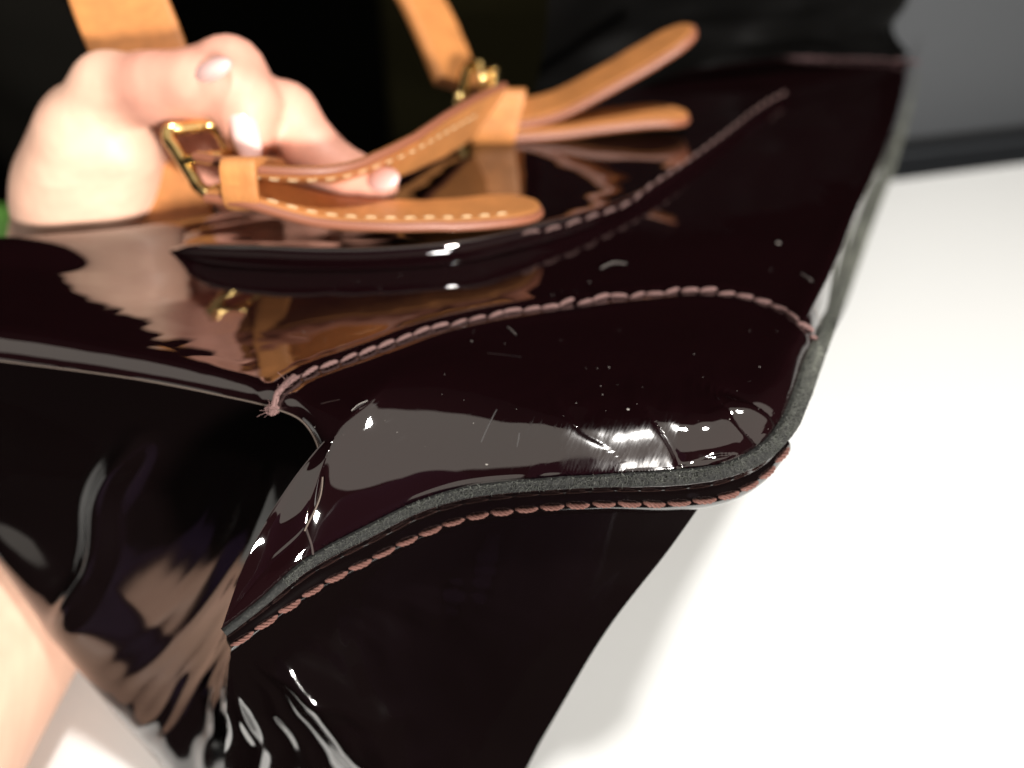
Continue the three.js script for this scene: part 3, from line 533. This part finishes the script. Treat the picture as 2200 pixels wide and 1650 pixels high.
  const nail = (x, y, z, lx, ly, dirPx, up, label) => {
    const p = Q(x, y, z), q = Q(x + dirPx[0], y + dirPx[1], z + dirPx[2]), t = q.sub(p).normalize(), nn = EYE.clone().sub(p).normalize().add(V3(0.1, up, 0)).normalize();
    nn.addScaledVector(t, -nn.dot(t)).normalize(); const s = V3(0, 0, 0).crossVectors(nn, t);
    const e = new THREE.SphereGeometry(1, 28, 20); e.scale(lx, 0.0022, ly); e.applyMatrix4(new THREE.Matrix4().makeBasis(s, nn, t)); e.translate(p.x, p.y, p.z);
    part('nail', e, nailM, body, label);
  };
  nail(456, 150, -0.1775, 0.0034, 0.0058, [40, -12, 0.003], 1.6);
  nail(528, 286, -0.1745, 0.0031, 0.0076, [12, 50, 0.003], 0.5);
  nail(822, 384, -0.1755, 0.0032, 0.0046, [40, 4, 0.003], 0.6);
  // knitted cuff
  const ax = fore.clone().sub(elbow).normalize(), s0 = V3(1, 0, 0), s1 = V3(0, 0, 0).crossVectors(ax, s0).normalize(), rows = [];
  for (let k = 0; k <= 120; k++) { const r = []; for (let q = 0; q <= 160; q++) { const a = q / 160 * Math.PI * 2, z = k / 120, knit = 0.0011 * Math.abs(Math.sin(a * 30)) * (0.6 + 0.5 * Math.sin(z * 90 + a * 60)) + 0.0008 * noise(Math.cos(a) * 14, Math.sin(a) * 14, z * 24); const roll = z > 0.93 ? Math.sqrt(Math.max(0, 1 - ((z - 0.93) / 0.07) ** 2)) : 1; const rad = 0.0248 + 0.0035 * roll + knit; r.push(elbow.clone().addScaledVector(ax, 0.012 + z * (0.094 - 0.011 * Math.cos(a))).addScaledVector(s0, Math.cos(a) * rad).addScaledVector(s1, Math.sin(a) * rad)); } rows.push(r); }
  const coatM = new THREE.MeshPhysicalMaterial({ color: rgb(0.012, 0.006, 0.016), roughness: 1, specularIntensity: 0.1 });
  const tg = new THREE.SphereGeometry(1, 60, 44), tp = tg.attributes.position;
  for (let i = 0; i < tp.count; i++) { const v = V3(tp.getX(i), tp.getY(i), tp.getZ(i)), q = 1 + 0.03 * noise(v.x * 4, v.y * 3, v.z * 4); tp.setXYZ(i, -0.06 + v.x * 0.24 * q, -0.05 + v.y * 0.46, 0.335 + v.z * 0.18 * q); }
  tg.computeVertexNormals();
  part('coat', tg, coatM, person, 'unseen dark coat of the person, added to shade the forearm');  // out-of-view torso, added to keep the front lamp off the forearm
  part('sleeve', new THREE.TubeGeometry(spline([elbow.clone().add(V3(0, 0, -0.004)), V3(-0.15, 0.06, 0.12), V3(-0.19, 0.16, 0.26), V3(-0.15, 0.24, 0.34)]), 40, 0.035, 24), coatM, person);
  part('sleeve', sheet(rows), std({ color: rgb(0.02, 0.006, 0.034), roughness: 1 }), person, 'purple knitted sleeve cuff at the lower left');
}

scene.traverse((o) => { if (o.isMesh) { o.castShadow = true; o.receiveShadow = true; } });
renderer.render(scene, camera);
